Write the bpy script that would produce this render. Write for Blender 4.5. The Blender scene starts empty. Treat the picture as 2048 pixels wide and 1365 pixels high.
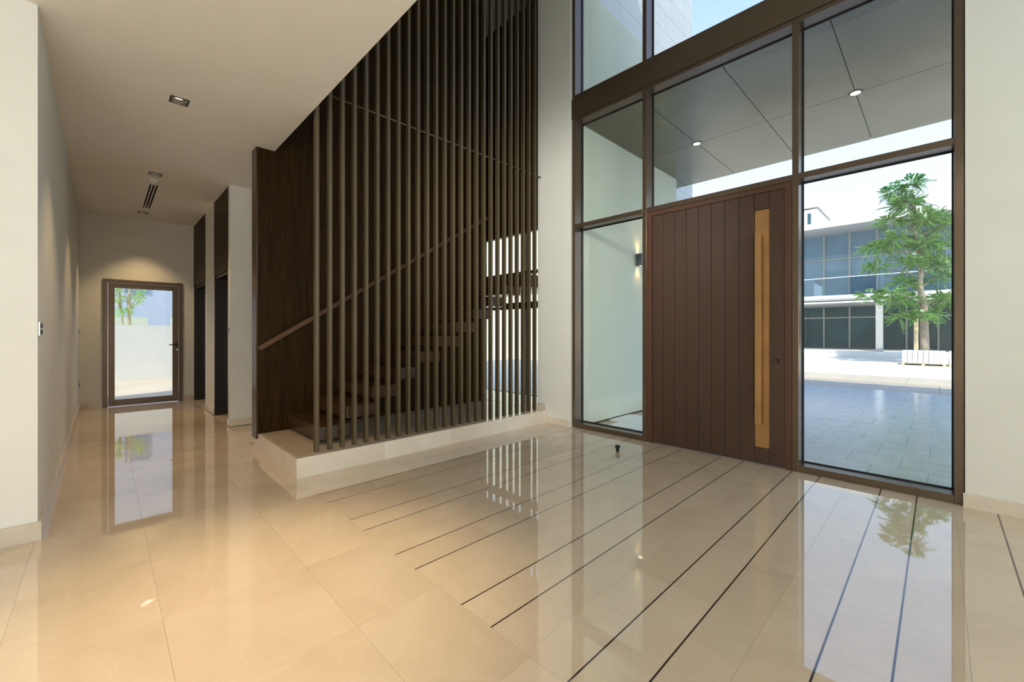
import bpy, bmesh, math, random
from mathutils import Vector, Matrix
random.seed(7)
S = bpy.context.scene
COL = S.collection
PI = math.pi

# ------------------------------------------------------------------ camera
H = 1.3
cam_d = bpy.data.cameras.new('camera')
cam_d.sensor_width = 36.0
cam_d.lens = 835.0 / 2048.0 * 36.0
cam_d.shift_y = -(682.5 - 666.0) / 2048.0
cam_d.clip_start = 0.02
cam_d.clip_end = 500
cam = bpy.data.objects.new('camera', cam_d)
cam.location = (0, 0, H)
cam.rotation_euler = (PI / 2, 0, -math.radians(44.34))
COL.objects.link(cam)
S.camera = cam

# ------------------------------------------------------------------ world: plain daylight sky, pale at the horizon
W = bpy.data.worlds.new('sky')
S.world = W
W.use_nodes = True
wn, wl = W.node_tree.nodes, W.node_tree.links
wn.clear()
wo = wn.new('ShaderNodeOutputWorld')
wb = wn.new('ShaderNodeBackground')
wt = wn.new('ShaderNodeTexCoord')
ws = wn.new('ShaderNodeSeparateXYZ')
wr = wn.new('ShaderNodeValToRGB')
e = wr.color_ramp.elements
e[0].position, e[0].color = 0.0, (0.86, 0.92, 1.0, 1)
e[1].position, e[1].color = 1.0, (0.28, 0.44, 0.80, 1)
m = e.new(0.22); m.color = (0.66, 0.78, 1.0, 1)
m = e.new(0.62); m.color = (0.32, 0.45, 0.86, 1)
wl.new(wt.outputs['Generated'], ws.inputs[0])
wl.new(ws.outputs['Z'], wr.inputs[0])
wl.new(wr.outputs[0], wb.inputs[0])
wb.inputs[1].default_value = 1.35
wl.new(wb.outputs[0], wo.inputs[0])

# ------------------------------------------------------------------ sun, and area lights added behind the camera to brighten the room
def sun(direction, strength, color, angle):
    d = bpy.data.lights.new('sun', 'SUN')
    d.energy, d.color, d.angle = strength, color, angle
    o = bpy.data.objects.new('sun', d)
    o.rotation_euler = Vector(direction).to_track_quat('-Z', 'Y').to_euler()
    o.location = (-20, -10, 30)
    COL.objects.link(o)
sun((0.66, 0.24, -0.71), 3.3, (1.0, 0.93, 0.80), math.radians(0.6))

def area(name, loc, direction, sx, sy, watts, color):
    d = bpy.data.lights.new(name, 'AREA')
    d.shape, d.size, d.size_y, d.energy, d.color = 'RECTANGLE', sx, sy, watts, color
    o = bpy.data.objects.new(name, d)
    o.location = loc
    o.rotation_euler = Vector(direction).to_track_quat('-Z', 'Y').to_euler()
    COL.objects.link(o)
area('added_daylight_west', (-3.6, -1.95, 1.5), (1, 0, 0.45), 3.0, 2.2, 16, (0.72, 0.91, 1.0))
area('added_daylight_south', (-2.05, -3.3, 1.5), (0, 1, 0.55), 3.4, 2.2, 170, (1.0, 0.98, 0.94))
area('added_daylight_void', (3.55, -3.3, 3.0), (0, 1, 0), 1.8, 4.5, 56, (0.80, 0.93, 1.0))

vs = S.view_settings
vs.view_transform = 'Standard'
vs.look = 'None'
vs.gamma = 1.0
vs.use_curve_mapping = False
vs.exposure = 0.5
S.cycles.use_denoising = True
S.cycles.max_bounces = 10
S.cycles.diffuse_bounces = 5
S.cycles.glossy_bounces = 5
S.cycles.transparent_max_bounces = 24
S.cycles.sample_clamp_indirect = 6.0
S.cycles.caustics_reflective = False
S.cycles.caustics_refractive = False

# ------------------------------------------------------------------ materials
def new_mat(name):
    mt = bpy.data.materials.new(name)
    mt.use_nodes = True
    n, l = mt.node_tree.nodes, mt.node_tree.links
    return mt, n, l, n['Principled BSDF']

def pos_map(n, l, scale):
    g = n.new('ShaderNodeNewGeometry')
    mp = n.new('ShaderNodeMapping')
    mp.inputs['Scale'].default_value = scale
    l.new(g.outputs['Position'], mp.inputs['Vector'])
    return mp.outputs[0]

def mix(n, l, fac, a, b, mode='MIX'):
    x = n.new('ShaderNodeMix')
    x.data_type = 'RGBA'
    x.blend_type = mode
    for k, v in ((0, fac), (6, a), (7, b)):
        if isinstance(v, bpy.types.NodeSocket):
            l.new(v, x.inputs[k])
        else:
            x.inputs[k].default_value = v if k == 0 else (*v, 1)
    return x.outputs[2]

def noise(n, l, vec, scale, detail=4, rough=0.55, dist=0.0):
    t = n.new('ShaderNodeTexNoise')
    t.inputs['Scale'].default_value = scale
    t.inputs['Detail'].default_value = detail
    t.inputs['Roughness'].default_value = rough
    t.inputs['Distortion'].default_value = dist
    l.new(vec, t.inputs['Vector'])
    return t.outputs['Fac']

def ramp(n, l, fac, stops):
    r = n.new('ShaderNodeValToRGB')
    el = r.color_ramp.elements
    el[0].position, el[0].color = stops[0][0], (*stops[0][1], 1)
    el[1].position, el[1].color = stops[-1][0], (*stops[-1][1], 1)
    for p, c in stops[1:-1]:
        q = el.new(p); q.color = (*c, 1)
    l.new(fac, r.inputs[0])
    return r.outputs[0]

def bump(n, l, fac, strength, dist, bsdf):
    b = n.new('ShaderNodeBump')
    b.inputs['Strength'].default_value = strength
    b.inputs['Distance'].default_value = dist
    l.new(fac, b.inputs['Height'])
    l.new(b.outputs[0], bsdf.inputs['Normal'])

def plain(name, col, rough=0.6, metal=0.0, vary=0.06, scale=3.0, ior=1.5, relief=0.0):
    mt, n, l, b = new_mat(name)
    v = pos_map(n, l, (1, 1, 1))
    f = noise(n, l, v, scale)
    lo = tuple(c * (1 - vary) for c in col)
    hi = tuple(min(1, c * (1 + vary)) for c in col)
    l.new(ramp(n, l, f, [(0.3, lo), (0.7, hi)]), b.inputs['Base Color'])
    b.inputs['Roughness'].default_value = rough
    b.inputs['Metallic'].default_value = metal
    b.inputs['IOR'].default_value = ior
    if relief:
        bump(n, l, noise(n, l, v, 60, 3), relief, 0.002, b)
    return mt

def marble(name, dark, mid, light, rough, ior, random_shift=0.10):
    mt, n, l, b = new_mat(name)
    oi = n.new('ShaderNodeObjectInfo')
    g = n.new('ShaderNodeNewGeometry')
    add = n.new('ShaderNodeVectorMath'); add.operation = 'MULTIPLY_ADD'
    cmb = n.new('ShaderNodeCombineXYZ')
    for k in range(3):
        l.new(oi.outputs['Random'], cmb.inputs[k])
    l.new(cmb.outputs[0], add.inputs[0])
    add.inputs[1].default_value = (13.0, 7.0, 5.0)
    l.new(g.outputs['Position'], add.inputs[2])
    v = add.outputs[0]
    cloud = noise(n, l, v, 1.6, 6, 0.6, 0.8)
    vein = noise(n, l, v, 3.2, 8, 0.65, 2.2)
    base = ramp(n, l, cloud, [(0.30, dark), (0.52, mid), (0.75, light)])
    veins = ramp(n, l, vein, [(0.485, (0, 0, 0)), (0.50, (1, 1, 1)), (0.515, (0, 0, 0))])
    bw = n.new('ShaderNodeRGBToBW'); l.new(veins, bw.inputs[0])
    mul = n.new('ShaderNodeMath'); mul.operation = 'MULTIPLY'; mul.inputs[1].default_value = 0.22
    l.new(bw.outputs[0], mul.inputs[0])
    c = mix(n, l, mul.outputs[0], base, tuple(x * 1.18 for x in light))
    fleck = noise(n, l, v, 7.0, 5, 0.7, 1.0)
    fm = n.new('ShaderNodeMapRange')
    fm.inputs['From Min'].default_value = 0.66; fm.inputs['From Max'].default_value = 0.74
    fm.inputs['To Max'].default_value = 0.35
    l.new(fleck, fm.inputs['Value'])
    c = mix(n, l, fm.outputs[0], c, tuple(x * y for x, y in zip(dark, (0.75, 0.66, 0.55))))
    hv = n.new('ShaderNodeHueSaturation')
    mr = n.new('ShaderNodeMapRange')
    mr.inputs['To Min'].default_value = 1 - random_shift
    mr.inputs['To Max'].default_value = 1 + random_shift * 0.6
    l.new(oi.outputs['Random'], mr.inputs['Value'])
    l.new(mr.outputs[0], hv.inputs['Value'])
    l.new(c, hv.inputs['Color'])
    l.new(hv.outputs[0], b.inputs['Base Color'])
    b.inputs['Roughness'].default_value = rough
    b.inputs['IOR'].default_value = ior
    return mt

def wood(name, dark, light, rough, axis='z', fine=1.0, ior=1.5):
    mt, n, l, b = new_mat(name)
    sc = {'z': (14, 14, 0.7), 'x': (0.7, 14, 14), 'y': (14, 0.7, 14)}[axis]
    v = pos_map(n, l, sc)
    f = noise(n, l, v, 2.2 * fine, 6, 0.65, 1.2)
    f2 = noise(n, l, pos_map(n, l, (1, 1, 0.5)), 1.4, 3)
    c = ramp(n, l, f, [(0.32, dark), (0.68, light)])
    c2 = mix(n, l, f2, c, tuple(x * 0.75 for x in light))
    l.new(mix(n, l, 0.35, c, c2), b.inputs['Base Color'])
    b.inputs['Roughness'].default_value = rough
    b.inputs['IOR'].default_value = ior
    bump(n, l, f, 0.12, 0.002, b)
    return mt

def glass(name, tint, reflect=0.9, rough=0.0, ior=1.5):
    mt = bpy.data.materials.new(name)
    mt.use_nodes = True
    n, l = mt.node_tree.nodes, mt.node_tree.links
    n.clear()
    out = n.new('ShaderNodeOutputMaterial')
    tr = n.new('ShaderNodeBsdfTransparent'); tr.inputs[0].default_value = (*tint, 1)
    gl = n.new('ShaderNodeBsdfGlossy'); gl.inputs['Roughness'].default_value = rough
    gl.inputs[0].default_value = (reflect, reflect, reflect, 1)
    fr = n.new('ShaderNodeFresnel')
    ge = n.new('ShaderNodeNewGeometry')
    mr = n.new('ShaderNodeMapRange')          # same reflectance on both faces of the pane
    mr.inputs['To Min'].default_value = ior
    mr.inputs['To Max'].default_value = 1.0 / ior
    l.new(ge.outputs['Backfacing'], mr.inputs['Value']); l.new(mr.outputs[0], fr.inputs[0])
    mx = n.new('ShaderNodeMixShader')
    l.new(fr.outputs[0], mx.inputs[0]); l.new(tr.outputs[0], mx.inputs[1]); l.new(gl.outputs[0], mx.inputs[2])
    l.new(mx.outputs[0], out.inputs[0])
    return mt

def emit(name, col, strength):
    mt, n, l, b = new_mat(name)
    b.inputs['Base Color'].default_value = (0.8, 0.8, 0.8, 1)
    b.inputs['Emission Color'].default_value = (*col, 1)
    b.inputs['Emission Strength'].default_value = strength
    return mt

M = {}
M['paint'] = plain('white_wall_paint', (0.79, 0.795, 0.742), 0.65, vary=0.02, relief=0.02)
M['ceiling'] = plain('ceiling_paint', (0.87, 0.835, 0.765), 0.8, vary=0.015)
M['marble'] = marble('polished_beige_marble', (0.60, 0.485, 0.36), (0.66, 0.54, 0.405), (0.71, 0.595, 0.46), 0.022, 2.1, 0.035)
M['marble_trim'] = marble('honed_beige_marble', (0.64, 0.565, 0.46), (0.71, 0.64, 0.54), (0.77, 0.71, 0.61), 0.16, 1.5)
M['grout'] = plain('floor_grout', (0.52, 0.43, 0.33), 0.5)
M['inlay'] = plain('dark_bronze_inlay', (0.038, 0.028, 0.020), 0.05, 0.0, 0.06, 3.0, 2.0)
M['panel'] = wood('dark_walnut_veneer', (0.010, 0.0046, 0.0007), (0.043, 0.0225, 0.0046), 0.45, 'z', 1.0, 1.18)
M['panel_end'] = wood('lacquered_walnut_edge', (0.035, 0.019, 0.007), (0.085, 0.050, 0.019), 0.28, 'z', 1.0, 1.35)
M['tread'] = wood('walnut_tread', (0.028, 0.014, 0.006), (0.088, 0.046, 0.021), 0.22, 'y', 1.0, 1.5)
M['rail'] = wood('walnut_handrail', (0.085, 0.042, 0.021), (0.15, 0.080, 0.043), 0.38, 'x', 1.0, 1.3)
M['slat'] = plain('bronze_slat_coating', (0.108, 0.080, 0.041), 0.42, 0.35, 0.05)
M['frame'] = plain('bronze_window_frame', (0.150, 0.108, 0.074), 0.26, 0.6, 0.04)
M['gasket'] = plain('black_glazing_gasket', (0.006, 0.007, 0.010), 0.5)
M['door'] = plain('brown_door_coating', (0.074, 0.039, 0.027), 0.42, 0.1, 0.05)
M['door_edge'] = plain('red_brown_door_frame', (0.105, 0.048, 0.030), 0.38, 0.15, 0.05)
M['brass'] = plain('brushed_bronze_gold', (0.44, 0.245, 0.098), 0.36, 0.55, 0.12, 6)
M['black'] = plain('black_metal', (0.012, 0.011, 0.010), 0.4, 0.3)
M['dark'] = plain('dark_shadow_gap', (0.006, 0.005, 0.004), 0.8)
M['darkdoor'] = wood('dark_hall_door', (0.010, 0.006, 0.004), (0.022, 0.013, 0.008), 0.35, 'z')
M['white'] = plain('white_plastic', (0.82, 0.81, 0.78), 0.4)
M['steel'] = plain('switch_steel', (0.55, 0.55, 0.55), 0.3, 0.8)
M['glass'] = glass('clear_glazing', (0.945, 0.985, 0.965))
M['lamp'] = emit('warm_lamp', (1.0, 0.82, 0.55), 9.0)
M['lamp_out'] = emit('warm_soffit_lamp', (1.0, 0.86, 0.60), 3.0)
# outside
M['render'] = plain('white_exterior_render', (0.78, 0.79, 0.645), 0.85, vary=0.03, scale=1.2, relief=0.05)
M['stone_clad'] = plain('pale_stone_cladding', (0.66, 0.66, 0.63), 0.6, vary=0.04, scale=4)
M['soffit'] = plain('bronze_metal_soffit', (0.19, 0.168, 0.11), 0.24, 0.6, 0.14, 1.3)
M['paver'] = plain('grey_paver', (0.86, 0.885, 0.89), 0.12, 0, 0.10, 5, 2.0, 0.25)
M['sand'] = plain('sandy_paving', (0.62, 0.50, 0.37), 0.85, vary=0.10, scale=0.6)
M['kerb'] = plain('kerb_concrete', (0.50, 0.42, 0.33), 0.8, vary=0.10)
M['white_conc'] = plain('white_concrete', (0.80, 0.79, 0.77), 0.7, vary=0.03)
M['street'] = plain('bright_sandy_ground', (0.80, 0.73, 0.62), 0.85, vary=0.06, scale=0.4)
M['cream_stone'] = plain('cream_stone_paving', (0.88, 0.81, 0.68), 0.6, vary=0.04)
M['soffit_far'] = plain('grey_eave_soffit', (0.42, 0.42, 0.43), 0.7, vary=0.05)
M['mullion_far'] = plain('aluminium_mullion', (0.50, 0.50, 0.48), 0.45, 0.2)
M['glass_far_up'] = plain('sky_painted_glass', (0.19, 0.33, 0.46), 0.03, 0.0, 0.15, 0.5, 1.6)  # blue sky reflection painted into the base colour
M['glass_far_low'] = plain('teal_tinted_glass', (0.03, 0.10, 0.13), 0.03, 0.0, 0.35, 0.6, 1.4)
M['rail_glass'] = glass('balustrade_glass', (0.72, 0.88, 0.97), 0.95, 0.0, 2.3)
M['block'] = plain('wrapped_white_block', (0.74, 0.74, 0.76), 0.5, vary=0.08, scale=9)
M['timber'] = plain('pale_timber', (0.58, 0.47, 0.29), 0.7)
M['bark'] = plain('grey_brown_bark', (0.36, 0.29, 0.23), 0.85, vary=0.25, scale=9, relief=0.6)
M['blue_wall'] = plain('pale_blue_building', (0.52, 0.58, 0.70), 0.8, vary=0.04)
M['green_wall'] = plain('pale_green_garden_wall', (0.62, 0.66, 0.52), 0.8, vary=0.04)

def leaf_mat(name, a, b_, c):
    mt = bpy.data.materials.new(name)
    mt.use_nodes = True
    n, l = mt.node_tree.nodes, mt.node_tree.links
    n.clear()
    out = n.new('ShaderNodeOutputMaterial')
    g = n.new('ShaderNodeNewGeometry')
    col = ramp(n, l, g.outputs['Random Per Island'], [(0.0, a), (0.5, b_), (1.0, c)])
    d = n.new('ShaderNodeBsdfDiffuse'); t = n.new('ShaderNodeBsdfTranslucent'); gl = n.new('ShaderNodeBsdfGlossy')
    gl.inputs['Roughness'].default_value = 0.4
    l.new(col, d.inputs[0]); l.new(col, t.inputs[0])
    m1 = n.new('ShaderNodeMixShader'); m1.inputs[0].default_value = 0.4
    m2 = n.new('ShaderNodeMixShader'); m2.inputs[0].default_value = 0.06
    l.new(d.outputs[0], m1.inputs[1]); l.new(t.outputs[0], m1.inputs[2])
    l.new(m1.outputs[0], m2.inputs[1]); l.new(gl.outputs[0], m2.inputs[2])
    l.new(m2.outputs[0], out.inputs[0])
    return mt
M['leaf'] = leaf_mat('green_leaflets', (0.045, 0.16, 0.04), (0.12, 0.33, 0.07), (0.34, 0.56, 0.16))
M['leaf_light'] = leaf_mat('lime_leaflets', (0.30, 0.55, 0.10), (0.45, 0.72, 0.16), (0.62, 0.85, 0.30))

# ------------------------------------------------------------------ helpers
class MB:
    """collects shapes in world coordinates and links them as ONE mesh object"""
    def __init__(self):
        self.bm = bmesh.new()
    def box(self, x0, x1, y0, y1, z0, z1, bevel=0.0):
        vs_ = [self.bm.verts.new((x, y, z)) for z in (z0, z1) for y in (y0, y1) for x in (x0, x1)]
        fs = [(0, 2, 3, 1), (4, 5, 7, 6), (0, 1, 5, 4), (2, 6, 7, 3), (0, 4, 6, 2), (1, 3, 7, 5)]
        faces = [self.bm.faces.new([vs_[i] for i in f]) for f in fs]
        if bevel:
            ed = list({e_ for f in faces for e_ in f.edges})
            bmesh.ops.bevel(self.bm, geom=ed, offset=bevel, segments=2, affect='EDGES', profile=0.5)
        return self
    def quad(self, pts):
        self.bm.faces.new([self.bm.verts.new(p) for p in pts])
        return self
    def prism(self, prof, axis, a0, a1):
        """prof: list of 2-D points in the plane across `axis`, extruded from a0 to a1"""
        def mk(p, a):
            return {'x': (a, p[0], p[1]), 'y': (p[0], a, p[1]), 'z': (p[0], p[1], a)}[axis]
        A = [self.bm.verts.new(mk(p, a0)) for p in prof]
        B = [self.bm.verts.new(mk(p, a1)) for p in prof]
        n = len(prof)
        self.bm.faces.new(A); self.bm.faces.new(list(reversed(B)))
        for i in range(n):
            self.bm.faces.new((A[i], B[i], B[(i + 1) % n], A[(i + 1) % n]))
        return self
    def tube(self, pts, rad, seg=8):
        rings = []
        pts = [Vector(p) for p in pts]
        if not hasattr(rad, '__len__'):
            rad = [rad] * len(pts)
        for i, p in enumerate(pts):
            d = (pts[min(i + 1, len(pts) - 1)] - pts[max(i - 1, 0)]).normalized()
            up = Vector((0, 0, 1)) if abs(d.z) < 0.95 else Vector((1, 0, 0))
            s = d.cross(up).normalized(); u = s.cross(d)
            rings.append([self.bm.verts.new(p + (s * math.cos(2 * PI * k / seg) + u * math.sin(2 * PI * k / seg)) * rad[i]) for k in range(seg)])
        for a, b in zip(rings, rings[1:]):
            for k in range(seg):
                self.bm.faces.new((a[k], a[(k + 1) % seg], b[(k + 1) % seg], b[k]))
        self.bm.faces.new(list(reversed(rings[0]))); self.bm.faces.new(rings[-1])
        return self
    def lathe(self, c, prof, seg=24):
        rings = []
        for r, z in prof:
            rings.append([self.bm.verts.new((c[0] + r * math.cos(2 * PI * k / seg), c[1] + r * math.sin(2 * PI * k / seg), c[2] + z)) for k in range(seg)])
        for a, b in zip(rings, rings[1:]):
            for k in range(seg):
                self.bm.faces.new((a[k], a[(k + 1) % seg], b[(k + 1) % seg], b[k]))
        self.bm.faces.new(list(reversed(rings[0]))); self.bm.faces.new(rings[-1])
        return self
    def build(self, name, mat, parent=None, smooth=False, base=None):
        bm = self.bm
        bmesh.ops.recalc_face_normals(bm, faces=bm.faces)
        off = Vector((0, 0, 0))
        o = bpy.data.objects.new(name, bpy.data.meshes.new(name))
        if parent is not None:
            w = Vector(parent.get('_w', (0, 0, 0)))
            off = w
            o['_w'] = tuple(w)
        elif base is not None:
            off = Vector(base)
            o.location = base
            o['_w'] = tuple(base)
        bmesh.ops.translate(bm, verts=bm.verts, vec=-off)
        bm.to_mesh(o.data); bm.free()
        if smooth:
            for p in o.data.polygons:
                p.use_smooth = True
        o.data.materials.append(mat)
        COL.objects.link(o)
        if parent is not None:
            o.parent = parent
        return o

def box(*a, bevel=0.0):
    return MB().box(*a, bevel=bevel)

def thing(name, label, cat, loc, group=None, kind=None):
    o = bpy.data.objects.new(name, None)
    o.empty_display_size = 0.1
    o.location = loc
    o['_w'] = tuple(loc)
    COL.objects.link(o)
    return tag(o, label, cat, group, kind)

def tag(o, label, cat, group=None, kind=None):
    if label: o['label'] = label
    if cat: o['category'] = cat
    if group: o['group'] = group
    if kind: o['kind'] = kind
    return o

def struct(o, label, cat):
    return tag(o, label, cat, None, 'structure')

def copy_tree(root, loc, label=None):
    c = root.copy(); c.location = loc; c['_w'] = tuple(loc)
    COL.objects.link(c)
    if label: c['label'] = label
    def rec(src, dst):
        for ch in list(src.children):
            d = ch.copy(); COL.objects.link(d); d.parent = dst
            rec(ch, d)
    rec(root, c)
    return c

def slab_with_holes(x0, x1, y0, y1, z0, z1, holes):
    xs = sorted({x0, x1, *[v for h in holes for v in h[:2]]})
    ys = sorted({y0, y1, *[v for h in holes for v in h[2:]]})
    mb = MB()
    for a, b in zip(xs, xs[1:]):
        for c, d in zip(ys, ys[1:]):
            mx_, my_ = (a + b) / 2, (c + d) / 2
            if any(h[0] < mx_ < h[1] and h[2] < my_ < h[3] for h in holes):
                continue
            mb.box(a, b, c, d, z0, z1)
    return mb

# ------------------------------------------------------------------ main dimensions (metres)
XF = 4.63            # room side of the facade frame
XW = 4.60            # room face of the facade wall
CEIL = 3.36         # hall ceiling
XE = 1.385           # edge of the low ceiling, void beyond
TOP = 7.2            # ceiling of the double height void
YL = 3.96            # foreground left wall face
XL = -0.298          # left wall of the corridor
YB = 10.12           # corridor end wall
XR = 1.25            # right side of the corridor
PL = 0.178           # plinth height
YP = 3.98            # plinth front
YS = 5.27            # walnut wall face behind the stairs
X_IN = 1.22          # where the striped floor field starts

# ------------------------------------------------------------------ FLOOR with its tiles and inlay strips
fl = box(-3.8, 4.834, -3.5, 10.3, -0.2, -0.008).build('floor', M['grout'])
struct(fl, 'polished beige marble floor with dark inlay lines', 'floor')
J = 0.0004
tiles = []
def tile(x0, x1, y0, y1):
    if x1 - x0 < 0.03 or y1 - y0 < 0.03: return
    box(x0 + J, x1 - J, y0 + J, y1 - J, -0.012, 0.0).build('floor_tile', M['marble'], fl)
# foyer field: narrow rows, two of every three joints carry a dark strip
cent = [3.377 - 0.6295 * k for k in range(0, 9)]
inl = []
for c in cent:
    inl += [c + 0.1065, c - 0.1065]
rows = [YP, (YP + inl[0]) / 2]
for i, c in enumerate(cent):
    hi, lo = c + 0.1065, c - 0.1065
    rows += [hi, lo]
    nxt = (cent[i + 1] + 0.1065) if i + 1 < len(cent) else lo - 0.417
    rows.append((lo + nxt) / 2)
inl_set = set(round(v, 4) for v in inl)
IW = 0.0037
for i, (hi, lo) in enumerate(zip(rows, rows[1:])):
    y1 = hi - (IW if round(hi, 4) in inl_set else 0)
    y0 = lo + (IW if round(lo, 4) in inl_set else 0)
    x = X_IN - random.choice([0, 0.3, 0.55])
    first = True
    while x < XW:
        nx = x + 0.86
        a, b = max(x, X_IN), min(nx, XW + 0.03)
        if XW - nx < 0.12: b = XW + 0.03; nx = 99
        tile(a, b, y0, y1)
        x = nx
for y in inl:
    box(X_IN, XW + 0.025, y - IW, y + IW, -0.012, -0.0004).build('inlay_strip', M['inlay'], fl)
# large tiles of the corridor and the room on the left
xs_t = [XL - 0.01, 0.19, 0.80, X_IN]
ys_t = [1.80 + 0.655 * k for k in range(-6, 13)] + [YB]
for a, b in zip(xs_t, xs_t[1:]):
    for c, d in zip(ys_t, ys_t[1:]):
        if d > YB + 0.01: continue
        tile(a, b, c, d)
x = XL - 0.01
for k in range(4):
    a, b = x - 0.61, x
    for c, d in zip(ys_t, ys_t[1:]):
        if c > YL: break
        tile(a, b, c, min(d, YL))
    x = a
for c, d in zip(ys_t, ys_t[1:]):            # strip beside the plinth end and the recess behind the walnut wall
    if c >= 5.4 and d < 7.0: tile(X_IN, X_IN + 0.6, c, d)

# ------------------------------------------------------------------ WALLS
w = MB().box(-3.8, XL, YL, YL + 0.22, 0, CEIL + 0.05).build('wall_left', M['paint']); struct(w, 'white wall face at the left picture edge', 'wall')
w = MB().box(XL - 0.22, XL, YL + 0.22, YB + 0.25, 0, CEIL + 0.05).build('wall_corridor_left', M['paint']); struct(w, 'plain white left wall of the corridor', 'wall')
DX0, DX1, DZ = -0.015, 1.075, 2.24
w = MB().box(XL, DX0, YB, YB + 0.25, 0, CEIL + 0.05).box(DX1, 2.4, YB, YB + 0.25, 0, CEIL + 0.05).box(DX0, DX1, YB, YB + 0.25, DZ, CEIL + 0.05).build('wall_back', M['paint'])
struct(w, 'white end wall of the corridor around the glazed door', 'wall')
# right side of the corridor: pillar, pier and two deep door recesses
w = MB().box(XR, 2.4, 6.88, 6.99, 0, CEIL + 0.05).build('wall_corridor_pillar', M['paint']); struct(w, 'white pillar beside the walnut stair wall', 'wall')
w = MB().box(XR, 1.75, 8.03, 8.84, 0, CEIL + 0.05).build('wall_corridor_pier', M['paint']); struct(w, 'narrow white pier between the two dark door recesses', 'wall')
w = MB().box(1.75, 1.95, 6.99, YB, 0, CEIL + 0.05).build('wall_corridor_right', M['paint']); struct(w, 'wall behind the corridor door recesses', 'wall')
# facade wall: right part and the strip between screen and glazing
w = MB().box(XW, XW + 0.235, -3.5, -0.135, 0, TOP).build('wall_right', M['paint']); struct(w, 'white wall right of the entrance glazing', 'wall')
w = MB().box(XW, XW + 0.235, 3.555, 4.16, 0, TOP).build('wall_front', M['paint']); struct(w, 'white wall strip between slatted screen and entrance glazing', 'wall')
w = MB().box(XW, XW + 0.235, -0.135, 3.555, 6.35, TOP).build('wall_front_upper', M['paint']); struct(w, 'white wall above the entrance glazing', 'wall')
# unseen sides behind the camera
w = MB().box(-3.8, XW, -3.65, -3.5, 0, TOP).build('wall_south', M['paint']); struct(w, 'white wall behind the camera', 'wall')
w = MB().box(-3.95, -3.8, -3.65, YL + 0.22, 0, TOP).build('wall_west', M['paint']); struct(w, 'white wall left behind the camera', 'wall')
w = MB().box(XE - 0.14, XE, -3.5, YS, CEIL + 0.05, TOP).build('wall_void', M['paint']); struct(w, 'white wall of the void above the low ceiling edge', 'wall')

# ------------------------------------------------------------------ CEILINGS
LX = 0.478
lights_y = [2.22, 4.715, 7.11, 9.54]
holes = [(LX - 0.055, LX + 0.055, y - 0.058, y + 0.058) for y in lights_y] + [(0.445, 0.552, 7.57, 9.18)]
c = slab_with_holes(-3.8, XE, -3.5, YS, CEIL, CEIL + 0.25, [h for h in holes if h[3] < YS]).build('ceiling', M['ceiling'])
struct(c, 'white ceiling with a clean edge to the double height void', 'ceiling')
c = slab_with_holes(XL - 0.2, 1.199, YS, YB + 0.2, CEIL, CEIL + 0.25, [h for h in holes if h[3] >= YS]).box(1.199, XR + 1.15, 5.46, YB + 0.2, CEIL, CEIL + 0.25).build('ceiling_corridor', M['ceiling'])
struct(c, 'white corridor ceiling with air slot and square downlights', 'ceiling')
c = box(-3.95, 5.6, -3.65, 10.4, TOP, TOP + 0.5).build('ceiling_void', M['ceiling']); struct(c, 'high ceiling over the entrance void', 'ceiling')

# ------------------------------------------------------------------ BASEBOARDS
BH, BT = 0.10, 0.016
def baseboard(name, label, *boxes):
    mb = MB()
    for b in boxes: mb.box(*b)
    o = mb.build(name, M['marble_trim']); struct(o, label, 'baseboard')
baseboard('baseboard_left', 'marble baseboard under the left foreground wall', (-3.8, XL + BT, YL - BT, YL, 0, 0.115), (XL, XL + BT, YL, YB, 0, 0.115))
baseboard('baseboard_back', 'marble baseboard beside the glazed corridor door', (XL + BT, DX0 - 0.002, YB - BT, YB, 0, BH), (DX1 + 0.002, XR, YB - BT, YB, 0, BH))
baseboard('baseboard_pillar', 'marble baseboard around the corridor pillar', (XR - BT, 2.2, 6.88 - BT, 6.88, 0, BH), (XR - BT, XR, 6.88, 6.975, 0, BH))
baseboard('baseboard_pier', 'marble baseboard on the narrow corridor pier', (XR - BT, XR, 8.03, 8.84, 0, BH))
baseboard('baseboard_right', 'marble baseboard under the right wall', (XW - BT, XW, -3.5, -0.125, 0, 0.105))
baseboard('baseboard_front', 'stepped marble baseboard between plinth and glazing', (XW - BT, XW, 3.562, YP, 0, 0.09), (XW - BT, XW, YP + 0.012, 4.155, PL, PL + 0.095))

# ------------------------------------------------------------------ PLINTH under the stairs
pl = thing('stair_plinth', 'raised beige marble plinth carrying the slatted screen and the stairs', 'plinth', (1.22, YP, 0))
px = [X_IN, 2.06, 2.90, 3.74, XW - BT]
for a, b in zip(px, px[1:]):
    box(a + (0 if a == X_IN else J), b - J, YP, YP + 0.02, 0, PL).build('front_slab', M['marble_trim'], pl)
box(X_IN, X_IN + 0.02, YP + 0.0205, 5.45, 0, PL - 0.0005).build('end_slab', M['marble_trim'], pl)
MB().box(X_IN + 0.021, XW - 0.002, YP + 0.021, 5.45, 0, PL - 0.021).box(XW - 0.002, 5.44, 4.17, 6.43, 0, PL - 0.021).build('core', M['grout'], pl)
for a, b in zip(px, px[1:]):
    for c_, d in ((YP + 0.0205, 4.62), (4.62, YS)):
        box(a + (0.0205 if a == X_IN else J), b - J, c_ + J, d - J, PL - 0.02, PL).build('top_slab', M['marble'], pl)
for c_, d in ((4.18, 4.9), (4.9, 5.6), (5.6, 6.43)):
    box(XW, 5.45, c_ + J, d - J, PL - 0.02, PL).build('top_slab', M['marble'], pl)

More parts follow.
